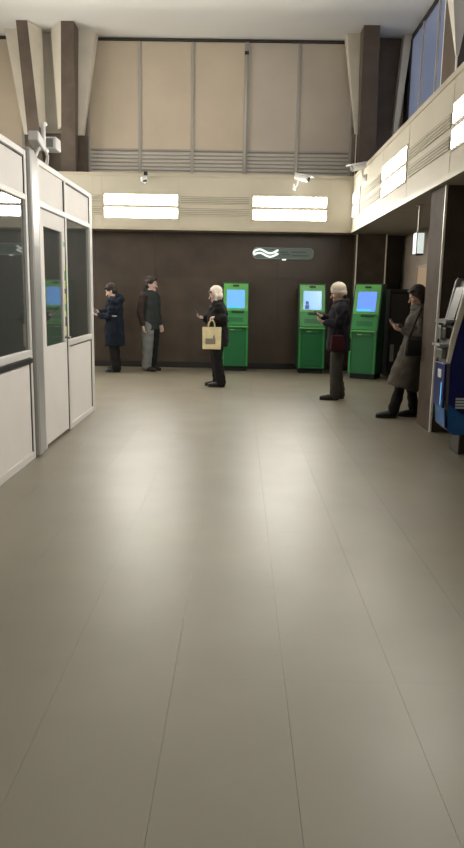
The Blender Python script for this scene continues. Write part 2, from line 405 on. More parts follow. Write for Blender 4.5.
# right upper window wall (milky daylight panes)
wn += 1
wroot = struct(MB().box(GX-0.01, GX+0.05, YF, GY+0.05, CEIL-0.10, CEIL-0.002).build('window_%d' % wn, 'dark_gap'))
MB().box(GX-0.01, GX+0.05, YF, GY+0.05, BZ1+0.002, BZ1+0.10).build('bottom_rail', 'alu', wroot)
ys = [GY-0.42, 13.8, 12.75, 11.69]
y = 10.8
while y > YF: ys.append(y); y -= 0.9
MB().box(GX, GX+0.05, GY-0.399, GY+0.2, BZ1+0.101, CEIL-0.101).build('jamb_panel', 'dark_gap', wroot)
for i in range(len(ys)-1):
    MB().box(GX, GX+0.012, ys[i+1]+0.021, ys[i]-0.021, BZ1+0.101, CEIL-0.101).build('pane', 'milky', wroot)
for i, yy in enumerate(ys):
    MB().box(GX-0.03, GX+0.04, yy-0.02, yy+0.02, BZ1+0.101, CEIL-0.101).build('mullion', 'dark_gap' if i == 0 else 'alu_light', wroot)

# ---- lower columns
def lower_column(x0, x1, y0, y1, n, strips):
    root = struct(MB().box(x0, x1, y0, y1, 0.001, BZ0-0.002).build('trim_%d' % n, 'pier_stone'))
    for (sx, sy) in strips:
        MB().box(sx-0.012, sx+0.012, sy-0.012, sy+0.012, 0.002, BZ0-0.003).build('white_strip', 'white_strip', root)
    return root
lower_column(2.17, 2.82, 7.81, 8.38, 20, [(2.178, 7.805)])
lower_column(2.24, 2.80, 13.95, 14.285, 21, [(2.235, 13.945), (2.805, 13.945)])
lower_column(2.10, 2.75, 2.0, 2.6, 22, [])

# ================================================================== THINGS
# ---- lamps and vent grilles set in the bands
def lamp(name, L_, label, loc, rz, group, tube='tube'):
    # local: x along the band, front faces -y, z = 0 at centre
    r = tag(empty(name, loc, rz), label, 'lamp', group)
    MB().box(-L_/2-0.03, L_/2+0.03, -0.016, -0.001, -0.24, 0.23).build('housing', 'cream_trim', r)
    for zc in (-0.125, 0.115):
        MB().box(-L_/2, L_/2, -0.0185, -0.0165, zc-0.088, zc+0.088).build('diffuser', tube, r)
    return r
G = 'fluorescent lamps set in the cream light band'
lamp('strip_lamp', 1.38, 'twin fluorescent lamp in back band, above the standing man in grey jacket', (-1.91, BY, 3.11), 0, G)
lamp('strip_lamp', 1.38, 'twin fluorescent lamp in back band, above the two front-facing green kiosks', (0.91, BY, 3.11), 0, G)
lamp('strip_lamp', 1.38, 'twin fluorescent lamp in back band, hidden behind the white booth', (-4.73, BY, 3.11), 0, G)
rl = ['twin fluorescent lamp in side band, in the corner next to back band', 'twin fluorescent lamp in side band, below the corner window',
      'twin fluorescent lamp in side band, above the blue machine']
ly = [(13.37, 0.78), (10.18, 1.50), (6.66, 1.50), (3.13, 1.5)]
for i, (yc, L_) in enumerate(ly):
    lamp('strip_lamp', L_, rl[i] if i < 3 else 'twin fluorescent lamp in side band between blue machine and entrance wall', (BX, yc, 3.18), R(-90), G, 'tube' if i else 'tube_dim')
for k_, yc in enumerate((10.6, 12.8)):  # unseen lamps added on the left side as fill light
    lamp('strip_lamp', 1.5, 'added fill lamp, out of view, in the band on the wall behind the booth', (XL+0.9, yc, 3.18), R(90), G)
def grille(L_, label, loc, rz):
    r = tag(empty('vent_grille', loc, rz), label, 'vent grille', 'vent grilles between the lamps')
    for zc in (-0.115, 0.10):
        MB().box(-L_/2, L_/2, -0.006, -0.001, zc-0.07, zc+0.07).build('backing', 'louvre_gap', r)
        sl = None
        for k in range(4):
            z = zc-0.066+0.0345*k
            if sl is None:
                sl = slat_mesh(L_, 0.026, 0.010).build('slat', 'cream_panel', r); sl.location = (-L_/2, -0.007, z)
            else: share(sl, 'slat', (-L_/2, -0.007, z), r)
    return r
grille(1.30, 'slatted vent grille in back band between two fluorescent lamps', (-0.51, BY, 3.13), 0)
grille(1.30, 'slatted vent grille in back band behind the white booth', (-3.32, BY, 3.13), 0)
grille(1.75, 'slatted vent grille in side band next to the corner lamp', (BX, 11.98, 3.16), R(-90))
grille(1.78, 'long slatted vent grille in side band above the leaning woman', (BX, 8.42, 3.16), R(-90))
grille(1.78, 'slatted vent grille in side band, outside the view', (BX, 4.90, 3.16), R(-90))

# ---- white glazed booth on the left
booth = tag(empty('glazed_booth', (-1.83, 3.0, 0)), 'white glazed booth of framed panels with dark windows and a door', 'booth')
def bbox(n, m, x0, x1, y0, y1, z0, z1, par=booth, bevel=0.0):   # world coordinates -> booth local
    o = MB().box(x0+1.83, x1+1.83, y0-3.0, y1-3.0, z0, z1).build(n, m, par, bevel=bevel); return o
BXF = -1.83
ZT = 2.66
def glazed(y0, y1, first=False, transom=True):
    fr = bbox('frame', 'booth_frame', BXF-0.05, BXF, y0, y0+0.05, 0.002, ZT, bevel=0.006)
    bbox('frame', 'booth_frame', BXF-0.05, BXF, y1-0.05, y1, 0.002, ZT, bevel=0.006)
    bbox('rail', 'booth_frame', BXF-0.05, BXF, y0+0.051, y1-0.051, ZT-0.05, ZT, bevel=0.006)
    bbox('rail', 'booth_frame', BXF-0.05, BXF, y0+0.051, y1-0.051, 2.25, 2.30, bevel=0.006)
    bbox('rail', 'booth_frame', BXF-0.05, BXF, y0+0.051, y1-0.051, 0.92, 0.985, bevel=0.006)
    bbox('rail', 'booth_frame', BXF-0.05, BXF, y0+0.051, y1-0.051, 0.002, 0.07, bevel=0.006)
    bbox('upper_panel', 'booth_white', BXF-0.035, BXF-0.015, y0+0.052, y1-0.052, 2.301, ZT-0.051)
    bbox('glass_pane', 'tinted', BXF-0.032, BXF-0.024, y0+0.052, y1-0.052, 0.986, 2.249)
    bbox('lower_panel', 'booth_white', BXF-0.035, BXF-0.015, y0+0.052, y1-0.052, 0.071, 0.919)
    # dark rubber seals round the panels
    for (za, zb_) in ((0.076, 0.914), (2.306, ZT-0.056)):
        bbox('seal', 'seal', BXF-0.0149, BXF-0.006, y0+0.052, y0+0.060, za, zb_); bbox('seal', 'seal', BXF-0.0149, BXF-0.006, y1-0.060, y1-0.052, za, zb_)
        bbox('seal', 'seal', BXF-0.0149, BXF-0.006, y0+0.061, y1-0.061, zb_-0.008, zb_)
glazed(3.0, 4.6); glazed(4.62, 6.20)
bbox('counter_strip', 'black_plastic', BXF+0.001, BXF+0.02, 4.68, 6.14, 0.875, 0.915)
# grey corner post, built of three channels
bbox('post', 'booth_post', BXF-0.10, BXF+0.03, 6.23, 6.40, 0.002, 2.70, bevel=0.03)
bbox('post', 'booth_post', BXF-0.10, BXF+0.005, 6.405, 6.53, 0.002, 2.68, bevel=0.01)
bbox('frame', 'booth_frame', BXF-0.05, BXF+0.004, 6.535, 6.585, 0.002, ZT, bevel=0.006)
# door
dr = bbox('door', 'booth_white', BXF-0.040, BXF-0.005, 6.60, 7.48, 0.03, 0.97, bevel=0.004)
bbox('door_stile', 'booth_white', BXF-0.040, BXF-0.005, 6.60, 6.69, 0.971, 2.235, dr)
bbox('door_stile', 'booth_white', BXF-0.040, BXF-0.005, 7.37, 7.48, 0.971, 2.235, dr)
bbox('door_rail', 'booth_white', BXF-0.040, BXF-0.005, 6.691, 7.369, 2.09, 2.235, dr)
bbox('door_glass', 'tinted', BXF-0.028, BXF-0.020, 6.691, 7.369, 0.972, 2.089, dr)
bbox('seal', 'seal', BXF-0.030, BXF-0.001, 6.60, 7.48, 2.237, 2.249, dr)
bbox('seal', 'seal', BXF-0.045, BXF-0.001, 7.483, 7.508, 0.03, 2.249, dr)
bbox('seal', 'seal', BXF-0.045, BXF-0.004, 6.587, 6.598, 0.03, 2.249, dr)
hd = MB()
hd.tube([(0.0, 7.40-3, 1.02), (0.05, 7.40-3, 1.02), (0.055, 7.32-3, 1.02)], 0.011, caps='round').build('door_handle', 'silver', dr, smooth=True)
z = 1.0; k = 0
while z < 1.98:                                                    # striped tape down the door stile
    h = 0.05 + 0.025*((k*7) % 3)
    if z < 1.62 or k % 3 == 0:
        bbox('tape', ('tape_green', 'tape_yellow', 'black_plastic', 'tape_yellow')[k % 4], BXF-0.0049, BXF-0.0035, 7.425, 7.472, z, z+h, dr)
    z += h + 0.004; k += 1
bbox('upper_panel', 'booth_white', BXF-0.035, BXF-0.015, 6.60, 7.48, 2.301, ZT-0.051)
bbox('rail', 'booth_frame', BXF-0.05, BXF, 6.59, 7.51, 2.25, 2.30, bevel=0.006)
bbox('rail', 'booth_frame', BXF-0.05, BXF, 6.59, 7.51, ZT-0.05, ZT, bevel=0.006)
bbox('seal', 'seal', BXF-0.0149, BXF-0.004, 7.485, 7.505, 2.306, ZT-0.055)
glazed(7.52, 8.78)
bbox('corner_post', 'booth_frame', BXF-0.06, BXF+0.004, 8.785, 8.84, 0.002, ZT, bevel=0.008)
# booth back, ends, roof
bbox('end_wall', 'booth_white', -3.9, BXF-0.061, 8.785, 8.83, 0.002, ZT)
bbox('end_wall', 'booth_white', -3.9, BXF-0.061, 3.0, 3.05, 0.002, ZT)
bbox('rear_wall', 'booth_inside', -3.95, -3.901, 3.0, 8.83, 0.002, ZT)
bbox('roof', 'booth_roof', -3.95, BXF-0.06, 3.0, 8.84, ZT+0.001, ZT+0.04)
bbox('inner_wall', 'booth_inside', -3.899, -3.85, 3.051, 8.78, 0.002, ZT-0.002)
bbox('inner_floor', 'booth_inside', -3.84, BXF-0.101, 3.06, 8.77, 0.002, 0.012)

# ---- green self-service kiosks (local: front faces -y, base centre at origin)
def kiosk(loc, rz, label, screen, figure):
    r = tag(empty('service_kiosk', loc, rz), label, 'kiosk', 'green self-service kiosks')
    W_ = 0.26
    MB().box(-W_+0.03, W_-0.03, -0.20, 0.20, 0.001, 0.10).build('plinth', 'black_matte', r)
    body = MB().prism([(-0.25, 0.10), (0.22, 0.10), (0.22, 1.70), (0.05, 1.72), (-0.03, 1.70), (-0.20, 0.90), (-0.235, 0.86)], 'x', -W_+0.02, W_-0.02).build('body', 'green', r)
    for s in (-1, 1):
        MB().prism([(-0.262, 0.10), (0.23, 0.10), (0.23, 1.705), (0.05, 1.728), (-0.045, 1.71), (-0.215, 0.905), (-0.25, 0.86)], 'x', s*(W_-0.019), s*W_).build('side_panel', 'green_dark', r)
        MB().hexa([(s*(W_-0.03)-0.018, -0.272, 0.11), (s*(W_-0.03)+0.018, -0.272, 0.11), (s*(W_-0.03)+0.018, -0.256, 0.11), (s*(W_-0.03)-0.018, -0.256, 0.11)],
                  [(s*(W_-0.03)-0.018, -0.262, 0.86), (s*(W_-0.03)+0.018, -0.262, 0.86), (s*(W_-0.03)+0.018, -0.246, 0.86), (s*(W_-0.03)-0.018, -0.246, 0.86)]).build('edge_trim', 'green_mid', r)
    # sloped head: face plane from (-0.20, .90) to (-0.03, 1.70)
    ang = math.atan2(0.17, 0.80)
    def on(u0, u1, v0, v1, d0, d1, n, m, par, bevel=0.0):
        mb = MB().box(u0, u1, -d1, -d0, v0, v1)
        ca, sa = math.cos(ang), math.sin(ang)
        mb.v = [(x_, -0.20 + y_*ca + z_*sa, 0.90 - y_*0 + z_*ca + y_*(-sa)*-1*-1) for (x_, y_, z_) in mb.v]
        return mb.build(n, m, par, bevel=bevel)
    fr = on(-W_+0.021, W_-0.021, 0.28, 0.815, 0.001, 0.018, 'head_frame', 'green_light', r, 0.006)
    on(-W_+0.021, W_-0.021, 0.0, 0.278, 0.001, 0.016, 'control_panel', 'green_mid', r, 0.005)
    sc = on(-0.175, 0.175, 0.33, 0.69, 0.019, 0.024, 'screen', screen, r)
    if figure:
        on(-0.14, -0.06, 0.34, 0.42, 0.0245, 0.0255, 'screen_figure', 'screen_ink', sc); on(-0.13, -0.07, 0.43, 0.49, 0.0245, 0.0255, 'screen_figure', 'screen_ink', sc)
    else:
        on(-0.175, 0.10, 0.33, 0.375, 0.0245, 0.0255, 'screen_banner', 'screen_cyan', sc)
    on(-0.06, 0.06, 0.755, 0.79, 0.019, 0.04, 'camera_slot', 'black_plastic', r, 0.008)
    on(-0.08, 0.17, 0.235, 0.275, 0.017, 0.05, 'card_reader', 'green_dark', r, 0.006)
    on(-0.15, 0.15, 0.06, 0.15, 0.017, 0.022, 'keypad', 'green', r)
    MB().box(-W_+0.021, W_-0.021, -0.31, -0.237, 0.862, 0.889).build('shelf', 'green_light', r, bevel=0.008)
    MB().box(-0.12, 0.13, -0.265, -0.256, 0.80, 0.83).build('cash_slot', 'green_mid', r)
    MB().box(-0.10, -0.02, -0.2665, -0.2655, 0.81, 0.82).build('slot_mark', 'print_white', r)
    MB().box(-W_+0.06, W_-0.06, -0.258, -0.251, 0.16, 0.74).build('lower_door', 'green', r, bevel=0.004)
    return r
kiosk((-0.08, 14.04, 0), 0, 'green self-service kiosk with blue screen behind woman with tote bag', 'screen_blue', False)
kiosk((1.40, 13.85, 0), 0, 'green self-service kiosk with pale blue screen facing woman in white knit hat', 'screen_pale', True)
kiosk((2.36, 13.05, 0), R(-27), 'green self-service kiosk with deep blue screen turned beside the brown corner column', 'screen_deep', False)
# black cabinet in the dark recess beside the third kiosk
bk = tag(empty('black_cabinet', (2.98, 13.50, 0)), 'black machine cabinet in dark recess beside the corner kiosk', 'cabinet')
MB().box(-0.20, 0.20, -0.30, 0.30, 0.10, 1.64).build('body', 'black_matte', bk, bevel=0.02)
MB().box(-0.18, 0.18, -0.28, 0.28, 0.001, 0.099).build('plinth', 'black_plastic', bk)
MB().box(-0.17, 0.17, -0.315, -0.301, 0.95, 1.55).build('front_panel', 'black_plastic', bk, bevel=0.005)
MB().box(-0.15, -0.08, -0.306, -0.3012, 0.30, 0.62).build('label_strip', 'grey_plastic', bk)

# ---- blue terminal at the right, facing the hall (-x); side profile in x/z
bt = tag(empty('ticket_terminal', (1.945, 6.62, 0)), 'blue ticket machine with sloped silver front beside brown column', 'ticket machine')
Y0, Y1 = 0.0, 0.36
prof = [(0.05, 0.27), (0.13, 0.21), (0.80, 0.21), (0.80, 1.66), (0.20, 1.66), (0.045, 1.10), (0.03, 0.90)]
MB().prism(prof, 'y', Y0+0.02, Y1-0.02).build('body', 'silver', bt)
side = [(0.065, 0.26), (0.12, 0.205), (0.81, 0.205), (0.81, 1.67), (0.23, 1.67), (0.105, 1.16), (0.055, 0.88)]
for a, b in ((Y0, Y0+0.019), (Y1-0.019, Y1)):
    MB().prism(side, 'y', a, b).build('side_panel', 'blue', bt)
rim = [(0.03, 0.90), (0.062, 0.88), (0.112, 1.16), (0.237, 1.67), (0.225, 1.69), (0.18, 1.69), (0.16, 1.66), (0.05, 1.12)]
for a, b in ((Y0-0.004, Y0+0.03), (Y1-0.03, Y1+0.004)):
    MB().prism([(-0.012+x_, z_) for x_, z_ in rim], 'y', a, b).build('rim', 'silver' if a > 0.1 else 'rim_cream', bt, bevel=0.006)
MB().prism([(0.055, 1.24), (0.075, 1.24), (0.165, 1.60), (0.145, 1.60)], 'y', 0.06, 0.30).build('screen', 'black_plastic', bt)
MB().prism([(-0.02, 1.26), (0.07, 1.28), (0.07, 1.30), (-0.02, 1.29)], 'y', 0.0, 0.36).build('shelf', 'grey_plastic', bt)
MB().box(0.0, 0.06, 0.06, 0.17, 1.12, 1.22).build('card_reader', 'black_plastic', bt, bevel=0.01)
MB().box(-0.005, 0.06, 0.20, 0.31, 1.10, 1.24).build('cash_slot', 'silver', bt, bevel=0.012)
MB().box(-0.05, 0.04, 0.04, 0.32, 1.04, 1.065).build('keypad_shelf', 'grey_plastic', bt, bevel=0.006)
MB().box(-0.015, 0.03, 0.08, 0.29, 0.93, 1.02).build('coin_panel', 'silver', bt, bevel=0.01)
MB().box(0.005, 0.029, 0.02, 0.34, 0.46, 0.88).build('front_door', 'blue', bt, bevel=0.006)
MB().box(0.001, 0.0049, 0.10, 0.22, 0.74, 0.82).build('sticker', 'print_white', bt)
MB().box(0.004, 0.0049, 0.08, 0.10, 0.48, 0.70).build('sticker', 'screen_cyan', bt)
MB().prism([(0.03, 0.45), (0.045, 0.28), (0.13, 0.205), (0.16, 0.215), (0.07, 0.30), (0.05, 0.45)], 'y', 0.02, 0.34).build('tray', 'blue_light', bt)
MB().prism([(0.064, 0.50), (0.066, 0.262), (0.122, 0.207), (0.80, 0.207), (0.80, 0.44), (0.20, 0.40), (0.12, 0.46)], 'y', -0.003, -0.0005).build('side_band', 'blue_light', bt)
for k in range(4):
    MB().box(0.125, 0.125+(0.22, 0.24, 0.20, 0.23)[k], -0.006, -0.0035, 0.46+0.028*k, 0.480+0.028*k).build('text_line', 'print_white', bt)
MB().box(0.20, 0.76, 0.04, 0.32, 0.001, 0.204).build('foot', 'leather_brown', bt, bevel=0.01)

# ---- wave logo sign on the back wall
sg = tag(empty('logo_sign', (0.84, YB-0.004, 2.305)), 'teal oblong sign with glowing white wave logo on dark back wall', 'sign')
def rrect(w_, h_, r_, n=8):
    p = []
    for cx, cz, a0 in ((w_/2-r_, h_/2-r_, 0), (-w_/2+r_, h_/2-r_, 90), (-w_/2+r_, -h_/2+r_, 180), (w_/2-r_, -h_/2+r_, 270)):
        for k in range(n+1):
            a = R(a0+90*k/n); p.append((cx+r_*math.cos(a), cz+r_*math.sin(a)))
    return p
MB().prism([(x_, z_) for x_, z_ in rrect(1.20, 0.21, 0.09)], 'y', -0.03, -0.004).build('panel', 'sign_teal', sg)
rp = rrect(1.20, 0.21, 0.09); rp.append(rp[0])
MB().tube([(x_, -0.035, z_) for x_, z_ in rp], 0.008, n=8).build('outline', 'sign_rim', sg, smooth=True)
for off in (0.034, -0.034):
    pts = []
    for k in range(25):
        t = k/24; xx = -0.57 + 0.46*t
        pts.append((xx, -0.05, off + 0.036*math.sin(2*math.pi*(t*1.08+0.02))))
    MB().tube(pts, 0.019, n=10, caps='round').build('wave_tube', 'neon', sg, smooth=True)
MB().tube([(-0.565, -0.05, 0.036), (-0.592, -0.05, 0.0), (-0.565, -0.05, -0.034)], 0.019, n=10, caps='round').build('wave_tube', 'neon', sg, smooth=True)
MB().tube([(-0.12, -0.05, 0.06), (-0.16, -0.05, 0.01), (-0.12, -0.05, -0.02)], 0.017, n=10, caps='round').build('wave_tube', 'neon', sg, smooth=True)
for k, (xa, xb, za) in enumerate(((-0.06, 0.09, 0.022), (-0.02, 0.13, -0.022), (0.18, 0.50, -0.04), (0.16, 0.45, 0.03))):
    MB().box(xa, xb, -0.034, -0.0305, za-0.010, za+0.010).build('worn_stroke', 'sign_ink', sg)
MB().box(-0.02, 0.06, -0.05, -0.005, -0.135, -0.108).build('clip', 'neon', sg, bevel=0.008)

# ---- CCTV cameras
def cctv(loc, rz, tilt, label, dark=False, drop=False):
    r = tag(empty('security_camera', loc, rz), label, 'camera', 'security cameras')
    rot = Matrix.Rotation(tilt, 3, 'X')
    def T(p): return tuple(rot @ Vector(p))
    MB().tube([T((0, 0.10, 0.0)), T((0, -0.11, 0.0))], 0.042, n=14).build('housing', 'white_plastic', r, smooth=False, bevel=0.008)
    MB().hexa([T(p) for p in ((-0.05,-0.16,0.035),(0.05,-0.16,0.035),(0.05,0.10,0.035),(-0.05,0.10,0.035))], [T(p) for p in ((-0.045,-0.16,0.053),(0.045,-0.16,0.053),(0.045,0.10,0.053),(-0.045,0.10,0.053))]).build('sunshield', 'white_plastic', r)
    MB().tube([T((0, -0.111, 0.0)), T((0, -0.118, 0.0))], 0.034, n=14).build('lens', 'black_plastic', r)
    if not drop:
        MB().tube([(0, 0.06, -0.03), (0, 0.07, -0.09), (0, 0.10, -0.12)], 0.014, caps='round').build('arm', 'white_plastic', r, smooth=True)
        MB().box(-0.035, 0.035, 0.095, 0.115, -0.16, -0.08).build('wall_plate', 'white_plastic', r)
    return r
c1 = tag(empty('security_camera', (-1.84, BY-0.10, 3.62)), 'white dome camera with black lens on back band above left lamp', 'camera', 'security cameras')
MB().box(-0.05, 0.05, -0.03, 0.085, -0.02, 0.02).build('bracket', 'white_plastic', c1, bevel=0.008)
MB().tube([(0, -0.02, -0.02), (0, -0.02, -0.07)], [0.06, 0.055], n=16).build('housing', 'white_plastic', c1)
MB().ell((0.012, -0.025, -0.07), 0.05, 0.05, 0.045).build('dome', 'black_plastic', c1, smooth=True)
MB().box(0.005, 0.075, -0.085, -0.03, 0.022, 0.09).build('lens_block', 'black_plastic', c1, bevel=0.01)
c2 = cctv((1.10, BY-0.17, 3.64), R(62), R(14), 'white bullet camera on back band near the corner')
c2b = cctv((BX-0.175, 12.2, 3.60), R(-60), R(14), 'white bullet camera on side band near the corner lamp')
for q_ in (c2, c2b): q_.scale = (1.3, 1.3, 1.3)
c3 = tag(empty('camera_mast', (-1.96, 6.92, ZT+0.045)), 'white twin camera mast standing on top of the booth', 'camera')
ps = MB()
MB().tube([(0.0, 0.0, 0.018), (0.02, 0.05, 0.10), (0.03, 0.10, 0.14)], 0.014, caps='round').build('leg', 'white_plastic', c3, smooth=True)
MB().tube([(0.0, 0.42, 0.018), (0.03, 0.36, 0.10), (0.03, 0.30, 0.14)], 0.014, caps='round').build('leg', 'white_plastic', c3, smooth=True)
MB().tube([(0.03, 0.08, 0.15), (0.03, 0.34, 0.15)], 0.02, caps='round').build('cross_bar', 'white_plastic', c3, smooth=True)
MB().tube([(0.03, 0.22, 0.15), (0.03, 0.22, 0.36), (0.03, 0.30, 0.39)], 0.022, caps='round').build('mast', 'white_plastic', c3, smooth=True)
MB().hexa([(-0.04,-0.06,0.17),(0.06,-0.06,0.17),(0.06,0.16,0.11),(-0.04,0.16,0.11)], [(-0.04,-0.05,0.26),(0.06,-0.05,0.26),(0.06,0.18,0.20),(-0.04,0.18,0.20)]).build('camera_housing', 'white_plastic', c3, bevel=0.012)
MB().box(-0.02, 0.13, 0.31, 0.50, 0.16, 0.28).build('camera_housing', 'white_plastic', c3, bevel=0.012)
MB().box(0.0, 0.10, 0.30, 0.309, 0.18, 0.26).build('lens', 'grey_plastic', c3)

# ---- hanging lightbox and board in the right recess
lb = tag(empty('hanging_sign', (2.33, 9.5, 2.17)), 'white lit box sign hanging under the side band', 'sign')
MB().box(-0.045, 0.055, -0.09, 0.09, -0.13, 0.16).build('housing', 'black_plastic', lb, bevel=0.008)
MB().box(-0.037, 0.047, -0.096, -0.091, -0.11, 0.15).build('face', 'lightbox', lb)
MB().box(-0.051, -0.046, -0.08, 0.08, -0.11, 0.15).build('face', 'lightbox', lb)
MB().tube([(-0.01, 0, 0.161), (-0.01, 0, BZ0-2.17-0.002)], 0.014).build('rod', 'alu', lb)
MB().box(-0.05, 0.03, -0.04, 0.04, BZ0-2.17-0.016, BZ0-2.17-0.003).build('ceiling_plate', 'alu', lb)
nb = tag(empty('notice_board', (XR-0.002, 12.4, 1.72)), 'beige notice board on recess wall behind the leaning woman', 'board')
MB().box(-0.03, -0.001, -0.5, 0.45, -0.30, 0.30).build('panel', 'board', nb)
MB().box(-0.045, -0.001, -0.53, -0.501, -0.33, 0.33).build('frame', 'alu', nb); MB().box(-0.045, -0.001, 0.451, 0.48, -0.33, 0.33).build('frame', 'alu', nb)
MB().box(-0.045, -0.001, -0.5, 0.45, 0.301, 0.33).build('frame', 'alu', nb); MB().box(-0.045, -0.001, -0.5, 0.45, -0.33, -0.301).build('frame', 'alu', nb)

# ================================================================== PEOPLE
def solid(mb, name, m, parent, vox=0.010, smooth=4, ratio=0.5, fold=0.0, fscale=7.0):
    """fuse the overlapping lofts of mb into one continuous surface"""
    me = mb.mesh(name+'_src', m); o = bpy.data.objects.new(name+'_src', me); COL.objects.link(o)
    a = o.modifiers.new('r', 'REMESH'); a.mode = 'VOXEL'; a.voxel_size = vox
    s = o.modifiers.new('s', 'SMOOTH'); s.factor = 0.5; s.iterations = smooth
    if ratio < 1:
        d = o.modifiers.new('d', 'DECIMATE'); d.ratio = ratio
    dg = bpy.context.evaluated_depsgraph_get()
    nm = bpy.data.meshes.new_from_object(o.evaluated_get(dg)); nm.name = name
    bpy.data.objects.remove(o); bpy.data.meshes.remove(me)
    nm.materials.clear(); nm.materials.append(MATS[m])
    if fold > 0:
        nm.calc_normals_split() if hasattr(nm, 'calc_normals_split') else None
        ns = [v.normal.copy() for v in nm.vertices]
        for v, n_ in zip(nm.vertices, ns):
            p = Vector((v.co.x*fscale, v.co.y*fscale, v.co.z*fscale*1.8))
            v.co += n_ * fold * noise.noise(p)
    nm.polygons.foreach_set('use_smooth', [True]*len(nm.polygons))
    r = bpy.data.objects.new(name, nm); COL.objects.link(r); r.parent = parent
    return r

def hand(mb, w_, d, n_, curl=0.9, s=1.0, thumb=1):
    """palm from wrist w_ along d, palm normal n_ (the side the fingers curl to)"""
    w_ = Vector(w_); d = Vector(d).normalized(); n_ = Vector(n_); n_ = (n_ - d*n_.dot(d)).normalized(); sd = d.cross(n_)*thumb
    pe = w_ + d*0.085*s
    mb.tube([w_ - d*0.01, w_ + d*0.03*s, pe], [(0.026*s, 0.020*s), (0.036*s, 0.016*s), (0.040*s, 0.014*s)], n=12, side=sd, caps='round')
    for k, (o, ln) in enumerate(((0.030, 0.066), (0.010, 0.075), (-0.010, 0.070), (-0.029, 0.055))):
        p = pe + sd*o*s - d*0.008*s; pts = [p]; dd = d.copy(); L_ = ln*s
        ax = sd*(1 if thumb > 0 else -1)
        for q, fr in enumerate((0.45, 0.32, 0.23)):
            a = curl*(0.5, 0.75, 0.55)[q]
            dd = (dd*math.cos(a) + n_*math.sin(a)); nn = n_*math.cos(a) - d*math.sin(a)
            dd.normalize(); p = p + dd*L_*fr; pts.append(p)
        mb.tube(pts, [0.0088*s, 0.0085*s, 0.008*s, 0.007*s], n=8, caps='round')
    p = w_ + d*0.028*s + sd*0.030*s
    mb.tube([p, p + (sd*0.7+d*0.7+n_*0.25)*0.035*s, p + (sd*0.55+d*1.15+n_*0.55)*0.052*s], [0.013*s, 0.010*s, 0.008*s], n=8, caps='round')

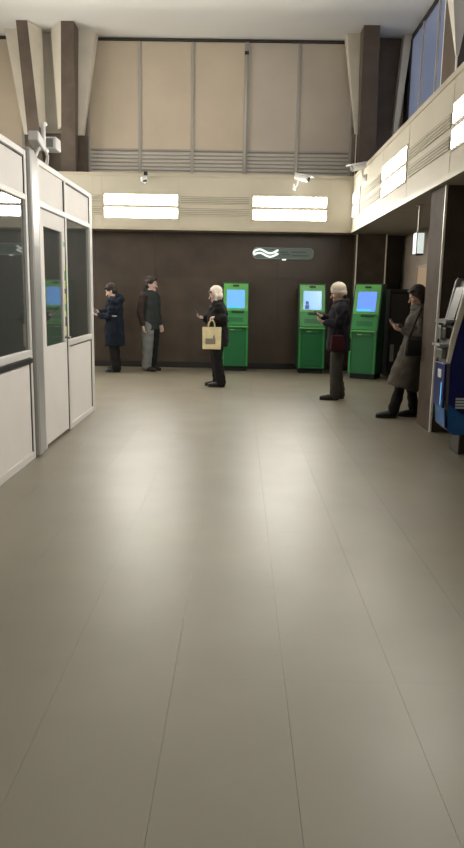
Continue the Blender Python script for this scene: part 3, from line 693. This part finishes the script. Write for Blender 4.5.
def person(label, loc, heading, H, P):
    """local frame: faces +x, left hand on +y, feet at z = 0. P: pose and clothing."""
    r = tag(empty('person', loc, heading), label, 'person')
    k = H/1.70
    lean = P.get('lean', 0.0)
    def V(x_, y_, z_): return Vector((x_*k + lean*max(0, z_*k-0.05), y_*k, z_*k))
    sk = P.get('skin', 'skin')
    hipL, hipR = V(0, 0.085, 0.88), V(0, -0.085, 0.88)
    fx = P.get('feet', ((0.02, 0.09), (-0.02, -0.09)))
    ft = [Vector((fx[0][0], fx[0][1], 0)), Vector((fx[1][0], fx[1][1], 0))]
    ank = [f + Vector((-0.05, 0, 0.09*k)) for f in ft]
    hips = [hipL, hipR]
    kne = [h.lerp(a, 0.5) + Vector((0.03, 0, 0)) for h, a in zip(hips, ank)]
    sh = [V(-0.01, 0.175, 1.375), V(-0.01, -0.175, 1.375)]
    el = [V(*P['elbow'][0]), V(*P['elbow'][1])]; wr_ = [V(*P['wrist'][0]), V(*P['wrist'][1])]
    hp = P.get('nod', 0.35); ht = P.get('turn', 0.0)
    neck0, neck1 = V(-0.015, 0, 1.40), V(0.012, 0, 1.50)
    hrot = Matrix.Rotation(ht, 3, 'Z') @ Matrix.Rotation(hp, 3, 'Y')
    hb = V(0.005, 0, 1.475)                                        # head pivot at the jaw hinge
    def HD(x_, y_, z_): return hb + hrot @ (Vector((x_, y_, z_))*k)
    # --- body: one surface, head to foot
    b = MB()
    prof = [(-0.005,0.062,0.018,0.020),(0.010,0.055,0.042,0.034),(0.035,0.030,0.066,0.050),(0.065,0.015,0.082,0.062),(0.100,0.006,0.092,0.071),
            (0.140,0.000,0.098,0.076),(0.175,-0.004,0.094,0.074),(0.205,-0.006,0.074,0.060),(0.225,-0.006,0.042,0.036)]
    b.tube([HD(c, 0, z_) for z_, c, rx, ry in prof], [(ry*k, rx*k) for z_, c, rx, ry in prof], n=18, side=hrot @ Vector((0,1,0)), caps='round')
    b.tube([HD(0.095, 0, 0.118), HD(0.112, 0, 0.088), HD(0.122, 0, 0.070)], [(0.008*k,0.008*k), (0.012*k,0.012*k), (0.016*k,0.013*k)], n=8, caps='round')   # nose
    b.ell(HD(0.088, 0, 0.036), 0.014*k, 0.026*k, 0.012*k); b.ell(HD(0.083, 0, 0.008), 0.018*k, 0.022*k, 0.016*k)        # mouth, chin
    b.ell(HD(0.088, 0, 0.128), 0.012*k, 0.055*k, 0.010*k)                                                                  # brow
    for s in (1, -1):
        b.ell(HD(-0.008, s*0.076, 0.090), 0.018*k, 0.009*k, 0.030*k); b.ell(HD(0.070, s*0.035, 0.075), 0.022*k, 0.022*k, 0.02*k)
    b.tube([neck0, neck1, HD(-0.01, 0, 0.05)], [0.060*k, 0.054*k, 0.052*k], n=14)
    b.tube([V(0,0,0.84), V(0,0,0.95), V(0.01,0,1.08), V(0.01,0,1.22), V(0,0,1.34), V(-0.01,0,1.41)],
           [(0.145*k,0.10*k), (0.15*k,0.105*k), (0.125*k,0.09*k), (0.145*k,0.105*k), (0.165*k,0.09*k), (0.10*k,0.06*k)], n=18, side=(0,1,0), caps='round')
    for i in (0, 1):
        b.tube([sh[i], sh[i].lerp(el[i], 0.5), el[i], el[i].lerp(wr_[i], 0.35), wr_[i]], [0.054*k, 0.046*k, 0.038*k, 0.038*k, 0.025*k], n=12, caps='round')
        b.tube([hips[i], hips[i].lerp(kne[i], 0.5), kne[i], kne[i].lerp(ank[i], 0.4), ank[i]], [0.082*k, 0.070*k, 0.052*k, 0.052*k, 0.034*k], n=14, caps='round')
        b.tube([ank[i]+Vector((-0.02,0,-0.045)), ft[i]+Vector((0.06,0,0.045)), ft[i]+Vector((0.13,0,0.032))], [(0.034,0.034), (0.040,0.028), (0.034,0.02)], n=12, side=(0,1,0), caps='round')
        dr_, nn_ = P['hand'][i]
        hand(b, wr_[i], dr_, nn_, P.get('curl', 0.8), k, 1 if i == 0 else -1)
    body = solid(b, 'body', sk, r, vox=0.0065, smooth=2, ratio=0.35)
    for s in (1, -1):
        e = MB().ell(HD(0.083, s*0.032, 0.106), 0.011*k, 0.014*k, 0.008*k, 10, 7).build('eye', 'eye_white', r, smooth=True)
        MB().ell(HD(0.0925, s*0.033, 0.106), 0.004*k, 0.006*k, 0.006*k, 8, 6).build('pupil', 'black_plastic', e, smooth=True)
        MB().tube([HD(0.092, s*0.052, 0.126), HD(0.101, s*0.034, 0.131), HD(0.101, s*0.014, 0.127)], 0.005*k, n=6, caps='round').build('eyebrow', P.get('haircol', 'hair_dark'), r, smooth=True)
    MB().tube([HD(0.094, 0.022, 0.036), HD(0.103, 0, 0.038), HD(0.094, -0.022, 0.036)], [0.004*k, 0.006*k, 0.004*k], n=8, caps='round').build('lips', 'lip', r, smooth=True)
    # --- headwear / hair
    kind = P['head']
    if kind in ('hair', 'bob', 'long'):
        h = MB()
        h.ell(HD(-0.018, 0, 0.162), 0.110*k, 0.092*k, 0.106*k, 18, 12, hrot)
        h.ell(HD(-0.045, 0, 0.095), 0.075*k, 0.086*k, 0.085*k, 16, 10, hrot)
        h.tube([HD(0.07, 0.05, 0.200), HD(0.088, 0.0, 0.202), HD(0.07, -0.05, 0.200)], 0.024*k, n=10, caps='round')
        if kind != 'hair':
            for s in (1, -1):
                h.tube([HD(0.01, s*0.070, 0.16), HD(0.0, s*0.083, 0.10), HD(-0.02, s*0.080, 0.03)], [0.03*k, 0.026*k, 0.02*k], n=10, caps='round')
            h.tube([HD(-0.06, 0, 0.12), HD(-0.075, 0, 0.05), HD(-0.08, 0, 0.0)], [(0.08*k, 0.05*k), (0.08*k, 0.045*k), (0.06*k, 0.03*k)], n=14, side=hrot @ Vector((0,1,0)), caps='round')
        solid(h, 'hair', P.get('haircol', 'hair_dark'), r, vox=0.008, smooth=2, fold=0.006, fscale=40)
    if kind == 'knit':
        h = MB()
        h.ell(HD(-0.014, 0, 0.168), 0.118*k, 0.098*k, 0.108*k, 18, 12, hrot)
        h.ell(HD(-0.050, 0, 0.105), 0.080*k, 0.090*k, 0.075*k, 16, 10, hrot)
        solid(h, 'knit_hat', P['headcol'], r, vox=0.008, smooth=2, fold=0.004, fscale=60)
        n_ = 22; c = HD(0.0, 0, 0.140)
        pts = [HD(-0.012+0.104*math.cos(2*math.pi*j/n_), 0.088*math.sin(2*math.pi*j/n_), 0.130 + 0.030*math.cos(2*math.pi*j/n_)) for j in range(n_+1)]
        MB().tube(pts, [(0.028*k, 0.014*k)]*len(pts), n=8, side=hrot @ Vector((0,0.001,1)), caps=False).build('hat_brim', P['headcol'], r, smooth=True)
        MB().tube([HD(-0.075, 0.055, 0.05), HD(-0.09, 0, 0.03), HD(-0.075, -0.055, 0.05)], 0.028*k, n=10, caps='round').build('hair', 'hair_dark', r, smooth=True)
    if kind == 'scarf':
        h = MB()
        h.ell(HD(-0.024, 0, 0.160), 0.108*k, 0.092*k, 0.100*k, 18, 12, hrot)
        h.ell(HD(-0.045, 0, 0.085), 0.078*k, 0.088*k, 0.090*k, 16, 10, hrot)
        for s in (1, -1):
            h.tube([HD(0.000, s*0.074, 0.15), HD(-0.008, s*0.074, 0.08), HD(0.015, s*0.052, 0.0), HD(0.05, s*0.012, -0.055)], [0.026*k, 0.024*k, 0.024*k, 0.022*k], n=10, caps='round')
        h.tube([HD(0.06, 0, -0.04), HD(0.07, 0.0, -0.12)], [0.03*k, 0.014*k], n=10, caps='round')
        solid(h, 'headscarf', P['headcol'], r, vox=0.008, smooth=2, fold=0.006, fscale=30)
        MB().tube([HD(0.062, 0.058, 0.165), HD(0.088, 0.0, 0.170), HD(0.062, -0.058, 0.165)], 0.020*k, n=10, caps='round').build('fringe', 'hair_dark', r, smooth=True)
    # --- trousers
    if P.get('trousers'):
        wd = P.get('wide', 1.0)
        def leg(i):
            t = MB()
            an2 = ank[i]+Vector((0.0, 0, -0.02))
            t.tube([hips[i]+Vector((0,0,0.02)), hips[i].lerp(kne[i], 0.5), kne[i], kne[i].lerp(an2, 0.5), an2],
                   [(0.100*k,0.105*k), (0.088*k*wd,0.092*k*wd), (0.074*k*wd,0.074*k*wd), (0.070*k*wd,0.070*k*wd), (0.066*k*wd,0.072*k*wd)], n=16, side=(0,1,0), caps='round')
            return t
        cols = P['trousers']
        if isinstance(cols, str):
            t = leg(0); t2 = leg(1); o_ = len(t.v); t.v += t2.v; t.f += [tuple(q+o_ for q in f_) for f_ in t2.f]; t.m += t2.m
            t.tube([V(0,0,0.85), V(0,0,0.98)], [(0.170*k,0.122*k), (0.165*k,0.118*k)], n=16, side=(0,1,0), caps='round')
            solid(t, 'trousers', cols, r, vox=0.010, smooth=3, fold=0.014, fscale=9)
        else:
            for i in (0, 1): solid(leg(i), 'trouser_leg', cols[i], r, vox=0.010, smooth=3, fold=0.014, fscale=9)
    # --- shoes / boots
    for i in (0, 1):
        s_ = MB(); ft_h = P.get('boot', 0.09)
        toe = (ft[i]+Vector((0.15*k, 0, 0))); fwd = Vector((1,0,0))
        s_.tube([ank[i]+Vector((-0.03,0,-0.035)), ft[i]+Vector((0.02,0,0.050)), ft[i]+Vector((0.10*k,0,0.042)), ft[i]+Vector((0.155*k,0,0.036))],
                [(0.042*k,0.050*k), (0.046*k,0.046*k), (0.048*k,0.036*k), (0.038*k,0.028*k)], n=14, side=(0,1,0), caps='round')
        if ft_h > 0.1:
            top = ank[i].lerp(kne[i], (ft_h-0.09)/0.40)
            s_.tube([ank[i]+Vector((-0.01,0,-0.04)), ank[i]+Vector((0,0,0.04)), top], [0.052*k, 0.050*k, 0.066*k], n=14, caps='round')
        so = solid(s_, 'boot' if ft_h > 0.1 else 'shoe', P.get('shoes', 'leather'), r, vox=0.008, smooth=2)
        x0_, x1_, yc_ = ft[i].x-0.115*k, ft[i].x+0.175*k, ft[i].y
        pl = []
        for q in range(20):
            a = 2*math.pi*q/20; pl.append(((x0_+x1_)/2 + (x1_-x0_)/2*math.copysign(abs(math.cos(a))**0.7, math.cos(a)), yc_ + 0.045*k*math.copysign(abs(math.sin(a))**0.8, math.sin(a))))
        MB().prism(pl, 'z', 0.001, 0.020).build('sole', 'black_plastic', so)
    # --- coat / jacket
    C_ = P['coat']; zl = C_['len']; bulk = C_.get('bulk', 1.0); fl_ = C_.get('flare', 1.0)
    c = MB()
    zs_ = [zl, (zl+0.95)/2 if zl < 0.9 else zl+0.02, 0.97, 1.10, 1.24, 1.36, 1.43]
    rs_ = [(0.185*fl_,0.150*fl_), (0.188*(fl_+1)/2,0.150*(fl_+1)/2), (0.185,0.140), (0.175,0.132), (0.190,0.140), (0.190,0.115), (0.115,0.085)]
    c.tube([V(C_.get('hemx', 0.0)*max(0, 1-(z_-zl)/0.5), 0, z_) if z_ < 1.3 else V(-0.008, 0, z_) for z_ in zs_], [(a*k*bulk, b_*k*bulk) for a, b_ in rs_], n=22, side=(0,1,0))
    for i in (0, 1):
        if C_.get('sleevecol') and i == 1: continue
        cuff = el[i].lerp(wr_[i], 0.90)
        c.tube([sh[i]+Vector((0,(-1)**i*-0.03,0)), sh[i]+Vector((0,0,-0.015)), sh[i].lerp(el[i],0.5), el[i], el[i].lerp(wr_[i],0.5), cuff],
               [0.082*k*bulk, 0.080*k*bulk, 0.070*k*bulk, 0.064*k*bulk, 0.056*k*bulk, 0.047*k*bulk], n=14, caps='round')
    if C_.get('collar', True):
        c.tube([V(-0.012,0,1.40), V(-0.008,0,1.475)], [(0.105*k,0.10*k), (0.088*k,0.088*k)], n=18, side=(0,1,0))
    if C_.get('hood'):
        c.ell(V(-0.115, 0, 1.41), 0.085*k, 0.125*k, 0.085*k); c.ell(V(-0.085, 0, 1.48), 0.065*k, 0.10*k, 0.055*k)
    coat = solid(c, C_.get('name', 'jacket'), C_['col'], r, vox=0.011, smooth=4, fold=C_.get('fold', 0.018), fscale=C_.get('fscale', 8))
    if C_.get('sleevecol'):
        i = 1; c = MB(); cuff = el[i].lerp(wr_[i], 0.90)
        c.tube([sh[i]+Vector((0,0.02,0)), sh[i]+Vector((0,0,-0.015)), sh[i].lerp(el[i],0.5), el[i], el[i].lerp(wr_[i],0.5), cuff],
               [0.080*k*bulk, 0.084*k*bulk, 0.073*k*bulk, 0.066*k*bulk, 0.058*k*bulk, 0.049*k*bulk], n=14, caps='round')
        solid(c, 'sleeve', C_['sleevecol'], r, vox=0.010, smooth=3, fold=0.014)
    # front seam, hem band
    if C_.get('collar2'):
        f_ = MB()
        f_.tube([V(0.085*math.cos(a)-0.02, 0.115*math.sin(a), 1.435+0.03*(1-math.cos(a))/2) for a in [2*math.pi*q/18 for q in range(19)]], 0.045*k, n=10)
        solid(f_, 'collar', C_['collar2'], r, vox=0.010, smooth=2, fold=0.016, fscale=30)
    return r, V, wr_, k

def phone(loc, rot, label):
    o = MB().box(-0.036, 0.036, -0.075, 0.075, -0.0045, 0.0045).build('phone', 'black_plastic', None, bevel=0.004)
    MB().box(-0.033, 0.033, -0.070, 0.070, 0.0047, 0.0052).build('screen', 'screen_ink', o)
    o.location = loc; o.rotation_euler = rot
    return tag(o, label, 'phone', 'phones held in hands')

LEFT = math.pi
# 1: dark blue hooded coat, facing the booth
P1 = dict(elbow=((0.04,0.25,1.10),(0.06,-0.25,1.10)), wrist=((0.29,0.09,1.10),(0.30,-0.08,1.17)),
          hand=(((1,-0.25,0.25),(-0.25,-0.6,0.8)), ((1,0.25,0.25),(-0.25,0.6,0.8))), nod=0.45, head='hair', skin='skin_pale', curl=0.9,
          trousers='c_black', wide=1.3, shoes='leather', coat=dict(name='coat', col='c_navy', len=0.52, bulk=1.25, flare=1.0, hood=True, fold=0.03, fscale=10), feet=((0.0,0.10),(0.03,-0.10)))
p, V, wq, k = person('person in dark blue hooded coat looking at phone beside the white booth', (-2.36, 13.30, 0), LEFT, 1.64, P1)
MB().box(-0.09, 0.06, 0.262, 0.268, 1.055, 1.068).build('reflective_strip', 'print_white', p)
# 2: man in grey-green jacket
P2 = dict(elbow=((-0.03,0.235,1.08),(-0.04,-0.235,1.08)), wrist=((0.06,0.23,0.84),(0.03,-0.235,0.83)),
          hand=(((0.25,0,-1),(0.5,-0.8,0)), ((0.25,0,-1),(0.5,0.8,0))), nod=0.10, turn=0.35, head='hair', skin='skin_pale', curl=0.6,
          trousers=('c_shaded_grey', 'c_lightgrey'), wide=1.30, shoes='leather_brown', coat=dict(col='c_teal', len=0.76, bulk=0.95, sleevecol='c_brown', fold=0.02, hood=True), feet=((0.0,0.09),(0.03,-0.10)))  # one trouser leg darker: its shade is painted into the cloth colour
person('man in grey-green jacket with one brown sleeve and pale grey trousers by back wall', (-1.72, 13.62, 0), R(-34), 1.78, P2)
# 3: woman with white headscarf and tote bag
P3 = dict(elbow=((-0.10,0.26,1.10),(0.04,-0.24,1.12)), wrist=((0.02,0.255,1.225),(0.25,-0.10,1.18)),
          hand=(((0.85,0.15,-0.35),(-0.3,-0.1,-1)), ((1,0.15,0.3),(-0.3,0.5,0.9))), nod=0.28, head='scarf', headcol='c_white', skin='skin_pale', curl=1.0,
          trousers='c_black', wide=1.25, shoes='leather', boot=0.25, coat=dict(col='c_black', len=0.70, bulk=1.32, fold=0.03, fscale=9), feet=((-0.03,0.08),(0.03,-0.08)))
p, V, wq3, k = person('woman in white headscarf and black jacket carrying a cream tote bag', (-0.36, 11.42, 0), LEFT, 1.60, P3)
# 4: woman in white knit hat
P4 = dict(elbow=((0.02,0.24,1.14),(0.04,-0.24,1.12)), wrist=((0.23,0.07,1.16),(0.25,-0.06,1.24)),
          hand=(((1,-0.2,0.3),(-0.3,-0.4,0.9)), ((1,0.15,0.45),(-0.4,0.4,0.9))), nod=0.25, head='knit', headcol='c_knit', skin='skin', curl=0.9,
          trousers='c_grey', shoes='leather_brown', wide=1.08, coat=dict(col='c_nightblue', len=0.74, bulk=1.20, fold=0.022, collar2='fur'), feet=((0.08,0.08),(-0.02,-0.08)))
p, V, wq4, k = person('woman in white knit hat and dark jacket with fur collar facing kiosk', (1.44, 10.22, 0), LEFT, 1.65, P4)
# 5: woman in long coat leaning by the column
P5 = dict(elbow=((-0.02,0.24,1.10),(0.02,-0.24,1.10)), wrist=((0.21,0.09,1.15),(0.24,-0.05,1.20)),
          hand=(((1,-0.2,0.35),(-0.3,-0.4,0.9)), ((1,0.1,0.35),(-0.3,0.4,0.9))), nod=0.30, head='bob', skin='skin', curl=0.8, lean=-0.085,
          shoes='leather', boot=0.42, coat=dict(name='coat', col='c_coat', len=0.40, bulk=1.06, flare=1.34, hemx=0.07, fold=0.022), feet=((0.20,0.06),(-0.10,-0.07)), trousers='c_black')
p, V, wq5, k = person('woman in long taupe coat and black boots leaning beside brown column', (2.10, 8.76, 0), LEFT, 1.62, P5)
sc_ = MB(); sc_.tube([V(0.085*math.cos(a)-0.01, 0.10*math.sin(a), 1.425+0.02*math.cos(a)) for a in [2*math.pi*q/18 for q in range(19)]], 0.042, n=10)
solid(sc_, 'scarf', 'c_scarf', p, vox=0.010, smooth=2, fold=0.012, fscale=20)

def world_of(loc, heading, v):
    return Vector(loc) + Matrix.Rotation(heading, 3, 'Z') @ Vector(v)
def hold(loc, v, k_, label, dx=0.085, dz=0.045, tilt=0.6):
    q = world_of(loc, LEFT, v) + Vector((-dx, 0, dz))
    return phone(q, (0, -tilt, 0), label)
def hold2(loc, v, label):
    q = world_of(loc, LEFT, v) + Vector((-0.085, 0, 0.052))
    o = phone(q, (R(50), 0, R(90)), label); return o
hold2((-2.36, 13.30, 0), wq3[1]*0 + Vector((0.29, -0.02, 1.13)), 'phone in the hands of person in dark blue coat')
hold2((-0.36, 11.42, 0), Vector((0.245, -0.09, 1.135)), 'phone in the hand of woman with headscarf')
hold2((1.44, 10.22, 0), Vector((0.24, 0.0, 1.175)), 'phone in the hands of woman in white knit hat')
hold2((2.10, 8.76, 0), Vector((0.11, 0.02, 1.125)), 'phone in the hands of woman in taupe coat')

# ---- bags
tb = tag(empty('tote_bag', (-0.435, 11.155, 0.63)), 'cream canvas tote bag with grey print hanging from woman\'s arm', 'bag')
b = MB(); b.hexa([(-0.145,-0.035,0), (0.145,-0.035,0), (0.145,0.035,0), (-0.145,0.035,0)], [(-0.152,-0.012,0.35), (0.152,-0.012,0.35), (0.152,0.012,0.35), (-0.152,0.012,0.35)])
b.build('bag_body', 'c_canvas', tb, bevel=0.01)
for y_ in (-0.010, 0.010):
    MB().tube([(-0.06, y_, 0.34), (-0.05, y_, 0.41), (-0.02, y_, 0.452), (0.015, y_, 0.455), (0.04, y_, 0.41), (0.045, y_, 0.34)], [(0.003, 0.012)]*6, n=8, side=(0,1,0)).build('strap', 'c_canvas', tb, smooth=True)
MB().hexa([(-0.10,-0.0318,0.08), (0.06,-0.0318,0.08), (0.06,-0.030,0.08), (-0.10,-0.030,0.08)], [(-0.10,-0.0258,0.17), (0.06,-0.0258,0.17), (0.06,-0.024,0.17), (-0.10,-0.024,0.17)]).build('print', 'print_grey', tb)
MB().hexa([(0.015,-0.0262,0.171), (0.055,-0.0262,0.171), (0.055,-0.024,0.171), (0.015,-0.024,0.171)], [(0.025,-0.0230,0.22), (0.045,-0.0230,0.22), (0.045,-0.021,0.22), (0.025,-0.021,0.22)]).build('print', 'print_grey', tb)
rb = tag(empty('red_bag', (1.38, 9.90, 0.74)), 'dark red shoulder bag at hip of woman in white knit hat', 'bag')
MB().hexa([(-0.10,-0.05,0), (0.10,-0.05,0), (0.10,0.05,0), (-0.10,0.05,0)], [(-0.085,-0.035,0.22), (0.085,-0.035,0.22), (0.085,0.035,0.22), (-0.085,0.035,0.22)]).build('bag_body', 'c_red', rb, bevel=0.025, seg=3)
MB().tube([(-0.06, 0.0, 0.21), (-0.02, -0.02, 0.42), (0.10, -0.03, 0.60)], [(0.004, 0.012)]*3, n=8, side=(0,1,0)).build('strap', 'c_black', rb, smooth=True)
sb = tag(empty('shoulder_bag', (2.13, 8.45, 0.80)), 'black leather shoulder bag at hip of woman in taupe coat', 'bag')
MB().hexa([(-0.15,-0.05,0), (0.17,-0.05,0), (0.17,0.05,0), (-0.15,0.05,0)], [(-0.13,-0.03,0.21), (0.15,-0.03,0.21), (0.15,0.03,0.21), (-0.13,0.03,0.21)]).build('bag_body', 'leather', sb, bevel=0.03, seg=3)
MB().box(-0.12, 0.14, -0.058, -0.052, 0.07, 0.19).build('flap', 'leather', sb, bevel=0.003)
MB().tube([(-0.10, 0.0, 0.20), (-0.02, 0.03, 0.42), (0.06, 0.10, 0.58)], [(0.004, 0.012)]*3, n=8, side=(0,1,0)).build('strap', 'leather', sb, smooth=True)
